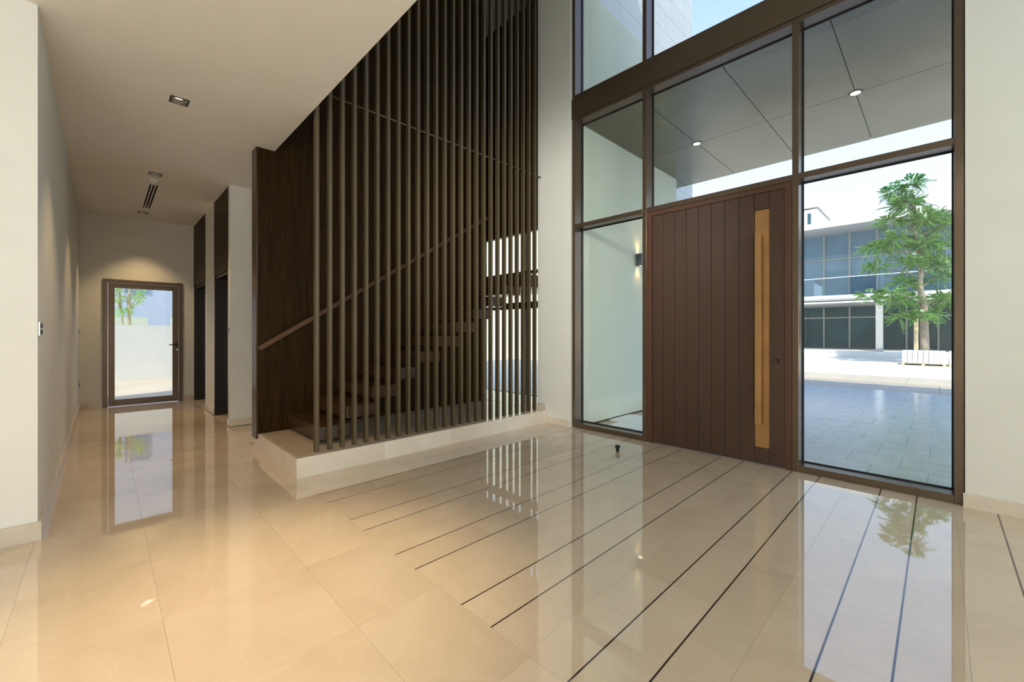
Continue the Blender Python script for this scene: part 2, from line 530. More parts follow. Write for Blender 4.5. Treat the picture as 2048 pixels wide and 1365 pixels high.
# ------------------------------------------------------------------ WALNUT WALL behind the stairs
wp = box(1.235, 4.53, YS + 0.018, 5.43, PL, TOP).build('wall_stair', M['dark']); struct(wp, 'tall dark walnut panelled wall behind the stairs', 'wall')
xs_p = [1.215, 2.32, 3.425, 4.53]
for a, b in zip(xs_p, xs_p[1:]):
    for z0, z1 in ((PL + 0.001, 2.62), (2.62, 5.0), (5.0, TOP)):
        box(a + (0 if a == 1.215 else 0.0012), b - 0.0012, YS, YS + 0.02, z0 + (0 if z0 < 1 else 0.0012), z1 - 0.0012).build('wall_panel', M['panel'], wp)
box(1.2, 1.2145, YS - 0.001, 5.45, 0.125, CEIL - 0.001).build('end_panel', M['panel_end'], wp)
box(1.215, 4.53, 5.43, 5.45, PL + 0.001, CEIL - 0.001).build('rear_panel', M['panel'], wp)
# stair bay: end walls in walnut, window to the outside
w = MB().box(2.2, 5.55, 6.45, 6.6, 0, TOP).build('wall_stair_rear', M['panel']); struct(w, 'dark walnut wall at the back of the stair bay', 'wall')
w = MB().box(5.45, 5.6, 4.15, 6.45, 3.53, TOP).box(5.38, 5.6, 4.15, 6.45, 3.17, 3.53).build('wall_stair_window', M['panel']); struct(w, 'dark lintel wall above the stair window', 'wall')

win = thing('window_2', 'tall stair window seen between the right hand slats', 'window', (5.45, 5.3, PL), kind='structure')
for y0, y1 in ((4.16, 4.21), (5.27, 5.31), (6.40, 6.45)):
    box(5.46, 5.54, y0, y1, PL, 3.17).build('mullion', M['frame'], win)
for z0, z1 in ((PL, PL + 0.008), (1.74, 1.86), (2.36, 2.42), (3.12, 3.17)):
    for y0, y1 in ((4.21, 5.27), (5.31, 6.40)):
        box(5.46, 5.54, y0, y1, z0, z1).build('transom', M['frame'], win)
for y0, y1 in ((4.21, 5.27), (5.31, 6.40)):
    for z0, z1 in ((PL + 0.008, 1.74), (1.86, 2.36), (2.42, 3.12)):
        box(5.495, 5.507, y0, y1, z0, z1).build('pane', M['glass'], win)

# ------------------------------------------------------------------ STAIRS
st = thing('staircase', 'open riser walnut staircase climbing behind the slatted screen', 'stairs', (1.52, 4.75, PL))
for n_ in range(1, 11):
    zt = PL + 0.18 * n_
    x0 = 1.52 + 0.282 * (n_ - 1)
    box(x0, x0 + 0.315, 4.30, YS - 0.002, zt - 0.13, zt, bevel=0.004).build('tread', M['tread'], st)
box(4.34, 5.44, 4.2, YS + 0.0, 1.978, 2.158, bevel=0.004).build('landing', M['tread'], st)
lf_ = box(4.54, 5.44, YS + 0.002, 6.44, 1.978, 2.158, bevel=0.004).build('floor_landing', M['tread']); struct(lf_, 'rear part of the stair landing behind the walnut wall', 'landing')

hr = thing('handrail', 'slim walnut handrail rising along the dark stair wall', 'handrail', (1.21, 5.2, 1.1))
p0, p1 = Vector((1.21, 5.2, 1.125)), Vector((4.50, 5.2, 3.185))
d_ = (p1 - p0).normalized(); u_ = Vector((-d_.z, 0, d_.x))
def bar(mb, a, b, hw, hu):
    a, b = Vector(a), Vector(b)
    d = (b - a).normalized()
    s = Vector((0, 1, 0)); u = Vector((-d.z, 0, d.x))
    vv = [mb.bm.verts.new(p + s * sy * hw + u * su * hu) for p in (a, b) for sy, su in ((-1, -1), (1, -1), (1, 1), (-1, 1))]
    for f in ((0, 1, 2, 3), (7, 6, 5, 4), (0, 4, 5, 1), (1, 5, 6, 2), (2, 6, 7, 3), (3, 7, 4, 0)):
        mb.bm.faces.new([vv[i] for i in f])
    bmesh.ops.bevel(mb.bm, geom=list(mb.bm.edges), offset=0.005, segments=2, affect='EDGES')
    return mb
bar(MB(), p0, p1, 0.024, 0.024).build('rail', M['rail'], hr)
for t in (0.065, 0.335, 0.605, 0.875):
    q = p0 + (p1 - p0) * t - u_ * 0.024
    MB().tube([q, q + Vector((0, 0, -0.035)), q + Vector((0, 0.035, -0.055)), (q.x, YS, q.z - 0.055)], 0.008, 8).build('bracket', M['slat'], hr, True)

# ------------------------------------------------------------------ SLATTED SCREEN
sc_ = thing('slatted_screen', 'tall screen of bronze vertical slats standing on the marble plinth', 'screen', (1.4, 4.1, PL))
SX0, SP = 1.4145, 0.12135
proto = box(SX0, SX0 + 0.034, 4.075, 4.130, PL + 0.001, TOP - 0.002, bevel=0.002).build('slat', M['slat'], sc_)
for i in range(1, 26):
    o = proto.copy(); COL.objects.link(o); o.parent = sc_
    o.location = (SP * i, 0, 0)
MB().tube([(1.56, 4.103, 3.588), (XW, 4.103, 3.588)], 0.009, 8).build('tie_rod', M['slat'], sc_, True)

# ------------------------------------------------------------------ ENTRANCE GLAZING (window_1)
wg = thing('window_1', 'bronze framed double height entrance glazing around the brown front door', 'window', (XF, 1.7, 0), kind='structure')
FD = 0.20                      # frame depth
FT = 6.35
def fr(name, y0, y1, z0, z1, x0=XF, x1=XF + FD, mat='frame', bev=0.0025):
    return box(x0, x1, y0, y1, z0, z1, bevel=bev).build(name, M[mat], wg)
ML = [(3.50, 3.552), (2.443, 2.495), (0.916, 0.968), (-0.132, -0.080)]
for y0, y1 in ML:
    fr('mullion', y0, y1, 0.0, 4.245)
    fr('mullion', y0, y1, 4.525, FT)
# heavy beam between the storeys, stepped profile
fr('beam', -0.132, 3.552, 4.2475, 4.5225, XF - 0.012, XF + FD)
for y0, y1 in ((2.495, 3.50), (0.968, 2.443), (-0.080, 0.916)):
    fr('transom', y0, y1, 4.205, 4.2455)
    fr('transom', y0, y1, 4.5245, 4.565)
    fr('transom', y0, y1, FT - 0.05, FT)
    fr('transom', y0, y1, 2.735, 2.79)
fr('sill', 2.495, 3.50, 0.0, 0.06)
fr('sill', -0.080, 0.916, 0.0, 0.062)
GX = XF + 0.165
def glaze(y0, y1, z0, z1):
    p = box(GX, GX + 0.012, y0 + 0.004, y1 - 0.004, z0 + 0.004, z1 - 0.004).build('pane', M['glass'], wg)
    g = 0.012
    MB().box(GX - 0.008, GX, y0, y0 + g, z0, z1).box(GX - 0.008, GX, y1 - g, y1, z0, z1).box(GX - 0.008, GX, y0 + g, y1 - g, z0, z0 + g).box(GX - 0.008, GX, y0 + g, y1 - g, z1 - g, z1).build('gasket', M['gasket'], p)
glaze(2.495, 3.50, 0.06, 2.735); glaze(-0.080, 0.916, 0.062, 2.735)
for y0, y1 in ((2.495, 3.50), (0.968, 2.443), (-0.080, 0.916)):
    glaze(y0, y1, 2.79, 4.205)
    glaze(y0, y1, 4.565, FT - 0.05)

# ------------------------------------------------------------------ FRONT DOOR (door_1)
dr = thing('door_1', 'large brown plank front door with a long brass pull in a recess', 'door', (XF, 1.7, 0), kind='structure')
y_l, y_r = 2.37, 1.034
xf = XF + 0.006
MB().box(xf, xf + 0.1, y_l + 0.004, 2.441, 0, 2.732).build('door_frame', M['door_edge'], dr)
MB().box(xf, xf + 0.1, 0.97, y_r - 0.004, 0, 2.732).build('door_frame', M['door_edge'], dr)
MB().box(xf, xf + 0.1, y_r - 0.004, y_l + 0.004, 2.683, 2.732).build('door_frame', M['door_edge'], dr)
MB().box(xf + 0.03, xf + 0.07, y_r, y_l, 0.006, 2.679).build('leaf_core', M['dark'], dr)
py = [2.37, 2.240, 2.106, 1.972, 1.838, 1.704, 1.567, 1.430, 1.291, 1.159, 1.034]
xd = xf + 0.004
RZ0, RZ1 = 0.158, 2.522
for i, (a, b) in enumerate(zip(py, py[1:])):
    segs = [(0.006, 2.679)] if i != 8 else [(0.006, RZ0), (RZ1, 2.679)]
    for z0, z1 in segs:
        box(xd, xd + 0.03, b + 0.0018, a - 0.0018, z0, z1, bevel=0.0025).build('plank', M['door'], dr)
rp = MB().box(xd + 0.022, xd + 0.029, 1.161, 1.289, RZ0 + 0.002, RZ1 - 0.002).build('recess_plate', M['brass'], dr)
rp['label'] = 'brushed gold recess plate'
hd = box(xd - 0.055, xd - 0.008, 1.222, 1.272, 0.40, 2.282, bevel=0.002).build('pull_handle', M['brass'], dr)
hd['label'] = 'long square brass pull handle'
for z in (0.62, 2.06):
    MB().box(xd - 0.008, xd + 0.022, 1.236, 1.258, z - 0.012, z + 0.012).build('standoff', M['brass'], hd)
lk = MB()
def disc_x(mb, x0, x1, y, z, r, seg=20):
    return mb.prism([(y + r * math.cos(2 * PI * k / seg), z + r * math.sin(2 * PI * k / seg)) for k in range(seg)], 'x', x0, x1)
lk = disc_x(MB(), xd - 0.008, xd, 1.096, 1.027, 0.024).build('lock_rosette', M['black'], dr)
disc_x(MB(), xd - 0.03, xd - 0.0075, 1.096, 1.027, 0.014).build('lock_knob', M['door_edge'], lk)

# ------------------------------------------------------------------ CORRIDOR GLAZED DOOR (door_2)
d2 = thing('door_2', 'dark framed glazed door at the far end of the corridor', 'door', (0.53, YB, 0), kind='structure')
yf = YB - 0.03
for x0, x1, z0, z1 in ((DX0, DX0 + 0.06, 0, DZ), (DX1 - 0.06, DX1, 0, DZ), (DX0 + 0.06, DX1 - 0.06, DZ - 0.06, DZ)):
    box(x0, x1, yf, yf + 0.14, z0, z1, bevel=0.003).build('door_frame', M['frame'], d2)
lx0, lx1, lz0, lz1 = DX0 + 0.065, DX1 - 0.065, 0.012, DZ - 0.065
for x0, x1, z0, z1 in ((lx0, lx0 + 0.085, lz0, lz1), (lx1 - 0.085, lx1, lz0, lz1), (lx0 + 0.085, lx1 - 0.085, lz0, lz0 + 0.11), (lx0 + 0.085, lx1 - 0.085, lz1 - 0.085, lz1)):
    box(x0, x1, yf + 0.02, yf + 0.08, z0, z1, bevel=0.003).build('leaf_frame', M['frame'], d2)
box(lx0 + 0.08, lx1 - 0.08, yf + 0.045, yf + 0.055, lz0 + 0.1, lz1 - 0.08).build('pane', M['glass'], d2)
h2 = box(0.978, 1.008, yf + 0.008, yf + 0.02, 1.03, 1.13, bevel=0.003).build('handle_plate', M['black'], d2)
MB().tube([(0.993, yf + 0.01, 1.08), (0.993, yf - 0.045, 1.08), (0.975, yf - 0.05, 1.08), (0.87, yf - 0.05, 1.075)], 0.010, 10).build('lever', M['black'], h2, True)
MB().prism([(0.993 + 0.018 * math.cos(2 * PI * k / 16), 0.985 + 0.018 * math.sin(2 * PI * k / 16)) for k in range(16)], 'y', yf + 0.008, yf + 0.02).build('keyhole', M['steel'], d2)

# ------------------------------------------------------------------ two dark doors in the corridor recesses
def hall_door(name, label, y0, y1):
    d = thing(name, label, 'door', (XR, (y0 + y1) / 2, 0), kind='structure')
    box(XR - 0.004, XR + 0.02, y0, y1, 2.19, CEIL - 0.001).build('overpanel', M['panel'], d)
    box(XR, XR + 0.24, y0, y0 + 0.035, 0.001, 2.19).build('jamb', M['darkdoor'], d)
    box(XR, XR + 0.24, y1 - 0.035, y1, 0.001, 2.19).build('jamb', M['darkdoor'], d)
    box(XR + 0.021, XR + 0.24, y0 + 0.035, y1 - 0.035, 2.15, 2.189).build('head', M['darkdoor'], d)
    lf = box(XR + 0.19, XR + 0.235, y0 + 0.036, y1 - 0.036, 0.006, 2.149).build('door_leaf', M['darkdoor'], d)
    MB().tube([(XR + 0.19, y0 + 0.1, 1.05), (XR + 0.15, y0 + 0.1, 1.05), (XR + 0.15, y0 + 0.21, 1.05)], 0.009, 8).build('lever', M['black'], lf, True)
hall_door('door_3', 'dark recessed corridor door next to the white pillar', 6.99, 8.03)
hall_door('door_4', 'dark recessed corridor door beside the corridor end wall', 8.84, YB)

# ------------------------------------------------------------------ CEILING FITTINGS
def downlight(y, label):
    t = thing('recessed_downlight', label, 'ceiling light', (LX, y, CEIL), 'square recessed downlights')
    hx, hy = 0.055, 0.058
    o = 0.012
    MB().box(LX - hx - o, LX - hx + 0.004, y - hy - o, y + hy + o, CEIL - 0.004, CEIL + 0.001).box(LX + hx - 0.004, LX + hx + o, y - hy - o, y + hy + o, CEIL - 0.004, CEIL + 0.001).box(LX - hx + 0.004, LX + hx - 0.004, y - hy - o, y - hy + 0.004, CEIL - 0.004, CEIL + 0.001).box(LX - hx + 0.004, LX + hx - 0.004, y + hy - 0.004, y + hy + o, CEIL - 0.004, CEIL + 0.001).build('trim', M['black'], t)
    MB().box(LX - hx, LX - hx + 0.004, y - hy, y + hy, CEIL + 0.001, CEIL + 0.08).box(LX + hx - 0.004, LX + hx, y - hy, y + hy, CEIL + 0.001, CEIL + 0.08).box(LX - hx + 0.004, LX + hx - 0.004, y - hy, y - hy + 0.004, CEIL + 0.001, CEIL + 0.08).box(LX - hx + 0.004, LX + hx - 0.004, y + hy - 0.004, y + hy, CEIL + 0.001, CEIL + 0.08).box(LX - hx, LX + hx, y - hy, y + hy, CEIL + 0.08, CEIL + 0.085).build('housing', M['dark'], t)
    MB().lathe((LX, y, CEIL + 0.03), [(0.036, 0.0), (0.041, 0.006), (0.041, 0.048)], 24).build('lamp', M['lamp'], t, False)
    d = bpy.data.lights.new('downlight_beam', 'SPOT')
    d.energy, d.color, d.spot_size, d.spot_blend, d.shadow_soft_size = 56, (1.0, 0.69, 0.36), math.radians(84), 0.7, 0.04
    lo = bpy.data.objects.new('downlight_beam', d)
    COL.objects.link(lo); lo.parent = t
    lo.location = (0, 0, -0.012)
    return d
b0 = downlight(lights_y[0], 'square recessed downlight above the foyer, out of the frame'); b0.energy = 290; b0.spot_size = math.radians(54); b0.spot_blend = 1.0; b0.color = (1.0, 0.74, 0.42)
def added_spot(x, y, aim, watts, label):  # unseen ceiling spot, added to brighten the facade wall
    t = thing('added_ceiling_spot', label, 'ceiling light', (x, y, CEIL), 'added tilted fill spots over the foyer')
    MB().lathe((x, y, CEIL - 0.006), [(0.050, 0.0), (0.070, 0.002), (0.072, 0.0058)], 24).build('trim', M['white'], t)
    MB().lathe((x, y, CEIL - 0.009), [(0.040, 0.0), (0.048, 0.001), (0.048, 0.003)], 24).build('lamp', M['lamp'], t)
    d = bpy.data.lights.new('added_spot_beam', 'SPOT')
    d.energy, d.color, d.spot_size, d.spot_blend, d.shadow_soft_size = watts, (1.0, 0.97, 0.90), math.radians(76), 0.9, 0.10
    lo = bpy.data.objects.new('added_spot_beam', d)
    COL.objects.link(lo); lo.parent = t
    lo.location = (0, 0, -0.12)
    lo.rotation_euler = (Vector(aim) - Vector((x, y, CEIL - 0.12))).to_track_quat('-Z', 'Y').to_euler()
added_spot(1.15, 1.75, (4.6, 3.75, 2.2), 230, 'added round fill spot above the foyer nearest the stairs, out of the frame')
added_spot(1.15, -0.6, (4.6, 0.2, 1.7), 10, 'added round fill spot above the foyer behind the camera')
downlight(lights_y[1], 'square recessed downlight nearest in the white ceiling')
downlight(lights_y[2], 'square recessed downlight just before the ceiling air slot')
downlight(lights_y[3], 'square recessed downlight beyond the ceiling air slot')

av = thing('air_diffuser', 'white linear slot air diffuser in the corridor ceiling', 'air vent', (0.4985, 8.375, CEIL))
vx0, vx1, vy0, vy1 = 0.445, 0.552, 7.57, 9.18
for x0, x1 in ((vx0 - 0.012, vx0 + 0.008), (vx1 - 0.008, vx1 + 0.012)):
    box(x0, x1, vy0, vy1, CEIL - 0.005, CEIL + 0.03).build('flange', M['white'], av)
for y0, y1 in ((vy0 - 0.02, vy0 + 0.05), (vy1 - 0.05, vy1 + 0.02)):
    box(vx0 - 0.012, vx1 + 0.012, y0, y1, CEIL - 0.0055, CEIL - 0.0002).build('end_cap', M['white'], av)
for xc in (0.481, 0.516):
    box(xc - 0.0055, xc + 0.0055, vy0 + 0.05, vy1 - 0.05, CEIL - 0.004, CEIL + 0.03).build('blade', M['white'], av)
box(vx0, vx1, vy0, vy1, CEIL + 0.06, CEIL + 0.065).build('plenum', M['dark'], av)
sd = thing('smoke_detector', 'round white smoke detector at the near end of the air slot', 'smoke detector', (0.487, 7.39, CEIL))
MB().lathe((0.487, 7.39, CEIL - 0.018), [(0.048, 0.0), (0.058, 0.006), (0.06, 0.018)], 28).build('base', M['white'], sd)
MB().lathe((0.487, 7.39, CEIL - 0.045), [(0.025, 0.0), (0.042, 0.008), (0.044, 0.027)], 28).build('sensor_cap', M['white'], sd)

# ------------------------------------------------------------------ SWITCHES AND SOCKETS
def plate_x(name, label, cat, x, sgn, y, z, wy, hz, rocker):
    t = thing(name, label, cat, (x, y, z))
    x0, x1 = sorted((x, x + sgn * 0.010))
    box(x0, x1, y - wy / 2, y + wy / 2, z - hz / 2, z + hz / 2, bevel=0.002).build('plate', M['steel'], t)
    x0, x1 = sorted((x + sgn * 0.0095, x + sgn * 0.016))
    for s in rocker:
        box(x0, x1, y - wy * 0.36, y + wy * 0.36, z + s * hz * 0.22 - hz * 0.16, z + s * hz * 0.22 + hz * 0.16, bevel=0.001).build('rocker', M['black'], t)
plate_x('light_switch', 'steel light switch near the corner of the left foreground wall', 'light switch', XL, 1, 4.02, 1.325, 0.09, 0.09, (-1, 1))
plate_x('light_switch', 'small dark switch at the far end of the corridor left wall', 'light switch', XL, 1, 9.83, 1.315, 0.085, 0.085, (0,))
plate_x('wall_socket', 'dark wall socket low at the far end of the corridor left wall', 'socket', XL, 1, 9.83, 0.45, 0.085, 0.085, (0,))
plate_x('light_switch', 'steel light switch on the side of the corridor pillar', 'light switch', XR, -1, 6.932, 1.335, 0.075, 0.085, (-1, 1))

# ------------------------------------------------------------------ DOORSTOP and a paint flake on the floor
ds = thing('door_stop', 'small black door stop standing on the floor before the front door', 'door stop', (4.02, 2.46, 0))
MB().lathe((4.02, 2.46, 0.0), [(0.017, 0.0), (0.017, 0.03), (0.014, 0.034)], 18).build('stem', M['black'], ds)
MB().lathe((4.02, 2.46, 0.034), [(0.020, 0.0), (0.027, 0.008), (0.027, 0.026), (0.020, 0.036)], 18).build('rubber_cap', M['black'], ds)
fk = MB().prism([(0.128, 2.66), (0.145, 2.648), (0.172, 2.665), (0.176, 2.674), (0.150, 2.678)], 'z', 0.0005, 0.004).build('paint_flake', M['white'])
tag(fk, 'tiny white paint flake lying on the marble floor', 'flake')

# ================================================================== OUTSIDE
gr = box(4.836, 13.0, -60, 60, -0.25, -0.03).build('ground', M['grout']); struct(gr, 'base under the paved forecourt', 'ground')
dv = thing('driveway', 'grey paved forecourt in the shade of the house', 'paving', (8, 1, -0.03), kind='structure')
x = 4.84
r = 0
while x < 12.5:
    nx = x + 0.60
    y = -3.93 + 0.20 * (r % 2)
    for k in range(19):
        y0, y1 = y + 0.40 * k, y + 0.40 * (k + 1)
        if y1 > 3.5: break
        if y0 < -1.9 and x > 8.0: continue
        dz = random.uniform(-0.0015, 0.0015)
        box(x + 0.0006, nx - 0.0006, y0 + 0.0012, y1 - 0.0012, -0.03, -0.004 + dz).build('paver', M['paver'], dv)
    x = nx; r += 1
tc = box(4.76, 15.0, 4.16, 40, -0.03, 0.10).build('terrace', M['cream_stone']); struct(tc, 'white paved terrace outside the stair window', 'ground')
far = box(9.3, 12.55, 3.5, 4.14, -0.03, -0.004).box(8.0, 12.55, -40, -2.0, -0.03, -0.005).build('driveway_rest', M['paver'], dv); far['kind'] = 'stuff'
kb = thing('kerb', 'sandy coloured kerb band along the forecourt', 'kerb', (14.5, 1, 0), kind='structure')
for k in range(-14, 26):
    box(12.6, 14.55, k * 1.2 + 0.004, k * 1.2 + 1.196, -0.05, -0.001).build('kerb_stone', M['kerb'], kb)
    box(14.56, 16.5, k * 1.2 + 0.604, k * 1.2 + 1.796, -0.05, 0.012).build('kerb_stone', M['sand'], kb)
rd = box(13.0, 90, -70, 70, -0.3, -0.04).box(16.5, 31.0, -60, 60, -0.04, 0.0).build('street', M['street']); struct(rd, 'bright sandy street in full sun', 'ground')

# porch side wall, upper cladding, soffit
pw = box(4.836, 7.80, 3.50, 4.15, 0, 6.17).build('wall_porch', M['render']); struct(pw, 'white rendered side wall of the entrance porch', 'wall')
uw = box(4.838, 9.3, 3.84, 4.14, 0, 12.0).build('wall_outer', M['grout']); struct(uw, 'tall pale stone clad wall above the porch wall', 'wall')
for i in range(32):
    z0 = 0.375 * i + 0.165
    if z0 + 0.375 > 12: break
    lo_, hi_ = z0 + 0.003, z0 + 0.372
    if z0 < 6.0:
        box(7.8, 9.3, 3.81, 3.84, lo_, hi_).build('cladding_slab', M['stone_clad'], uw)
    else:
        for a, b in ((4.84, 6.3), (6.3, 7.8), (7.8, 9.3)):
            box(a + 0.002, b - 0.002, 3.81, 3.84, lo_, hi_).build('cladding_slab', M['stone_clad'], uw)
sf = box(4.836, 8.27, -6, 3.5, 4.245, 4.55).box(7.8, 8.27, 3.5, 3.8, 4.245, 4.55).build('ceiling_porch', M['black']); struct(sf, 'grey bronze metal soffit over the entrance porch', 'soffit')
ysj = [3.5, 2.61, 1.66, 0.71, -0.24, -1.19, -2.14, -3.1, -4.0, -5.0, -6.0]
for a, b in zip(ysj, ysj[1:]):
    box(4.84, 6.535 - 0.004, b + 0.004, a - 0.004, 4.22, 4.2455).build('soffit_panel', M['soffit'], sf)
    box(6.535 + 0.004, 8.28, b + 0.004, a - 0.004, 4.22, 4.2455).build('soffit_panel', M['soffit'], sf)
box(7.8, 8.28, 3.504, 3.8, 4.22, 4.2455).build('soffit_panel', M['soffit'], sf)
def soffit_light(y, label):
    t = thing('soffit_downlight', label, 'ceiling light', (6.53, y, 4.22), 'round porch soffit downlights')
    MB().lathe((6.53, y, 4.212), [(0.052, 0.0), (0.070, 0.002), (0.078, 0.0085)], 28).build('trim_ring', M['slat'], t)
    MB().lathe((6.53, y, 4.2095), [(0.046, 0.0), (0.050, 0.001), (0.050, 0.006)], 28).build('lens', M['lamp_out'], t)
    d = bpy.data.lights.new('soffit_beam', 'SPOT')
    d.energy, d.color, d.spot_size, d.spot_blend, d.shadow_soft_size = 25, (1.0, 0.8, 0.5), math.radians(100), 0.6, 0.05
    lo = bpy.data.objects.new('soffit_beam', d); COL.objects.link(lo); lo.parent = t; lo.location = (0, 0, -0.02)
soffit_light(0.71, 'round lit downlight in the porch soffit seen through the right pane')
soffit_light(2.61, 'round lit downlight in the porch soffit above the front door')
wsn = thing('wall_sconce', 'grey up and down wall lamp on the porch side wall', 'wall lamp', (6.33, 3.5, 2.5))
sx, sz = 6.33, 2.50
MB().box(sx - 0.05, sx + 0.05, 3.40, 3.406, sz - 0.10, sz + 0.10).box(sx - 0.05, sx + 0.05, 3.488, 3.494, sz - 0.10, sz + 0.10).box(sx - 0.05, sx - 0.044, 3.406, 3.488, sz - 0.10, sz + 0.10).box(sx + 0.044, sx + 0.05, 3.406, 3.488, sz - 0.10, sz + 0.10).build('housing', plain('grey_lamp_metal', (0.16, 0.17, 0.19), 0.4, 0.5), wsn)
MB().box(sx - 0.03, sx + 0.03, 3.494, 3.5, sz - 0.05, sz + 0.05).build('wall_plate', M['black'], wsn)
for s in (-1, 1):
    MB().box(sx - 0.043, sx + 0.043, 3.407, 3.487, sz + s * 0.085 - 0.004, sz + s * 0.085 + 0.004).build('lamp', M['lamp_out'], wsn)
    d = bpy.data.lights.new('sconce_beam', 'SPOT'); d.energy, d.color, d.spot_size, d.spot_blend, d.shadow_soft_size = 2.6, (1.0, 0.58, 0.22), math.radians(95), 0.8, 0.03
    lo = bpy.data.objects.new('sconce_beam', d); COL.objects.link(lo); lo.parent = wsn
    lo.location = (0, -0.05, s * 0.115); lo.rotation_euler = (0 if s < 0 else PI, 0, 0)

# house body that shades the forecourt
hb = MB().box(4.837, 5.0, -9, -0.14, 4.6, 9.6).box(5.45, 5.6, 4.15, 6.6, TOP, 9.6).box(-6, 4.76, -9, 10.4, TOP + 0.5, 9.6).box(-4.2, -3.95, -9, 10.4, 0, 9.0).build('house_body', M['render'])
struct(hb, 'upper storey of the house over the entrance', 'house')
w = MB().box(4.837, 4.95, -9, -0.135, 0, 4.22).build('wall_outer_right', M['render']); struct(w, 'outer face of the wall right of the entrance', 'wall')

# garden wall seen through the stair window
gw = box(15.0, 15.3, 8, 30, 0, 7.5).build('neighbour_wall', M['render']); struct(gw, 'white sunlit wall outside the stair window', 'wall')

# ------------------------------------------------------------------ building across the street
B1, B2 = 30.6, 36.4
bd = thing('villa', 'two storey white villa with glazed front and flat eaves across the street', 'building', (36, 2, 0))
Y0, Y1 = -14.0, 14.0
box(B2 - 0.1, B2 + 0.3, Y0, Y1, 0.25, 8.2).build('wall_core', M['dark'], bd)
box(B1 - 0.4, B2 + 6, Y0, Y1, -0.02, 0.25).build('podium', M['white_conc'], bd)
MB().prism([(B1, 7.54), (B1, 7.88), (B2 + 8, 8.6), (B2 + 8, 8.15), (B2, 8.15)], 'y', Y0, Y1).build('roof', M['white_conc'], bd)
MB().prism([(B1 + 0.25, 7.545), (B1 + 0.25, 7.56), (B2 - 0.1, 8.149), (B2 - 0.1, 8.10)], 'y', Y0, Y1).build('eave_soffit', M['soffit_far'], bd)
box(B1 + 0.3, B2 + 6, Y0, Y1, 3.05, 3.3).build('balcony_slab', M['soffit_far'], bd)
box(B1 + 0.05, B2 - 0.1, Y0, Y1, 3.3, 3.50).build('balcony_floor', M['white_conc'], bd)
box(B1 - 0.05, B1 + 0.3, Y0, Y1, 3.04, 3.13).build('balcony_fascia', M['white_conc'], bd)
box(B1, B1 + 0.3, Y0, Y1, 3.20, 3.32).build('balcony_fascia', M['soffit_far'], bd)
ymul = [-0.0 + 1.41 * k + 0.03 for k in range(-9, 10)]
for a, b in zip(ymul, ymul[1:]):
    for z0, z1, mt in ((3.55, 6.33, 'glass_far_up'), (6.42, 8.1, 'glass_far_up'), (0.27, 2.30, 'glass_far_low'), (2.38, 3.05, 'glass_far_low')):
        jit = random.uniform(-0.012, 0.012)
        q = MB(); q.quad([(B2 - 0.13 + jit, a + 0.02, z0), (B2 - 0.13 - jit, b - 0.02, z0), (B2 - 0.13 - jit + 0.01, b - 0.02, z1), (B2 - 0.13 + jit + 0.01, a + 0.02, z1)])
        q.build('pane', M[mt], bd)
for y in ymul:
    box(B2 - 0.2, B2 - 0.1, y - 0.04, y + 0.04, 0.25, 3.05).build('mullion', M['mullion_far'], bd)
    box(B2 - 0.2, B2 - 0.1, y - 0.05, y + 0.05, 3.5, 8.12).build('mullion', M['mullion_far'], bd)
box(B2 - 0.22, B2 - 0.1, Y0, Y1, 6.33, 6.42).build('transom', M['mullion_far'], bd)
box(B2 - 0.22, B2 - 0.1, Y0, Y1, 2.30, 2.38).build('transom', M['mullion_far'], bd)
for y in (2.32 - 5.2, 2.32, 2.32 + 5.2):
    box(B1 + 0.05, B1 + 0.4, y - 0.15, y + 0.15, -0.02, 3.05).build('column', M['mullion_far'], bd)
for k in range(-5, 6):
    y = k * 2.45 + 1.2
    box(B1 + 0.1, B1 + 0.115, y, y + 2.43, 3.5, 4.52).build('balustrade_pane', M['rail_glass'], bd)
box(B1 + 0.08, B1 + 0.13, Y0, Y1, 4.52, 4.56).build('balustrade_rail', M['white_conc'], bd)

nb = thing('neighbour_house', 'pale grey house rising behind the villa roof', 'building', (56, 11, 0))
MB().prism([(9.2, 0), (16, 0), (16, 14.9), (9.2, 14.7), (8.7, 13.0), (8.7, 0)], 'x', 55, 63).build('walls', plain('pale_grey_house', (0.66, 0.68, 0.66), 0.8), nb)
MB().box(54.9, 63.2, 9.1, 16.2, 14.9, 15.15).build('roof_edge', M['white_conc'], nb)
box(54.93, 55.0, 9.75, 10.05, 12.9, 14.3).build('window', M['glass_far_low'], nb)

# ------------------------------------------------------------------ stack of wrapped blocks on pallets
def block_stack(y0, y1, label):
    t = thing('block_stack', label, 'block stack', (23.4, (y0 + y1) / 2, 0), 'wrapped stacks of white blocks')
    for yy in (y0 + 0.04, (y0 + y1) / 2, y1 - 0.04):
        box(23.1, 24.1, yy - 0.045, yy + 0.045, 0.0, 0.07).build('pallet_runner', M['timber'], t)
    box(23.1, 24.1, y0, y1, 0.07, 0.09).build('pallet_deck', M['timber'], t)
    n = int((y1 - y0) / 0.15)
    wd = (y1 - y0) / n
    for k in range(n):
        for z0, z1 in ((0.09, 0.335), (0.335, 0.585)):
            j = random.uniform(-0.015, 0.015)
            box(23.12 + j, 24.08, y0 + k * wd + 0.006, y0 + (k + 1) * wd - 0.006, z0 + 0.003, z1 - 0.004, bevel=0.006).build('block', M['block'], t)
block_stack(-0.18, 1.06, 'wrapped stack of white blocks in front of the tree trunk')
block_stack(-1.50, -0.26, 'wrapped stack of white blocks beside the window frame edge')

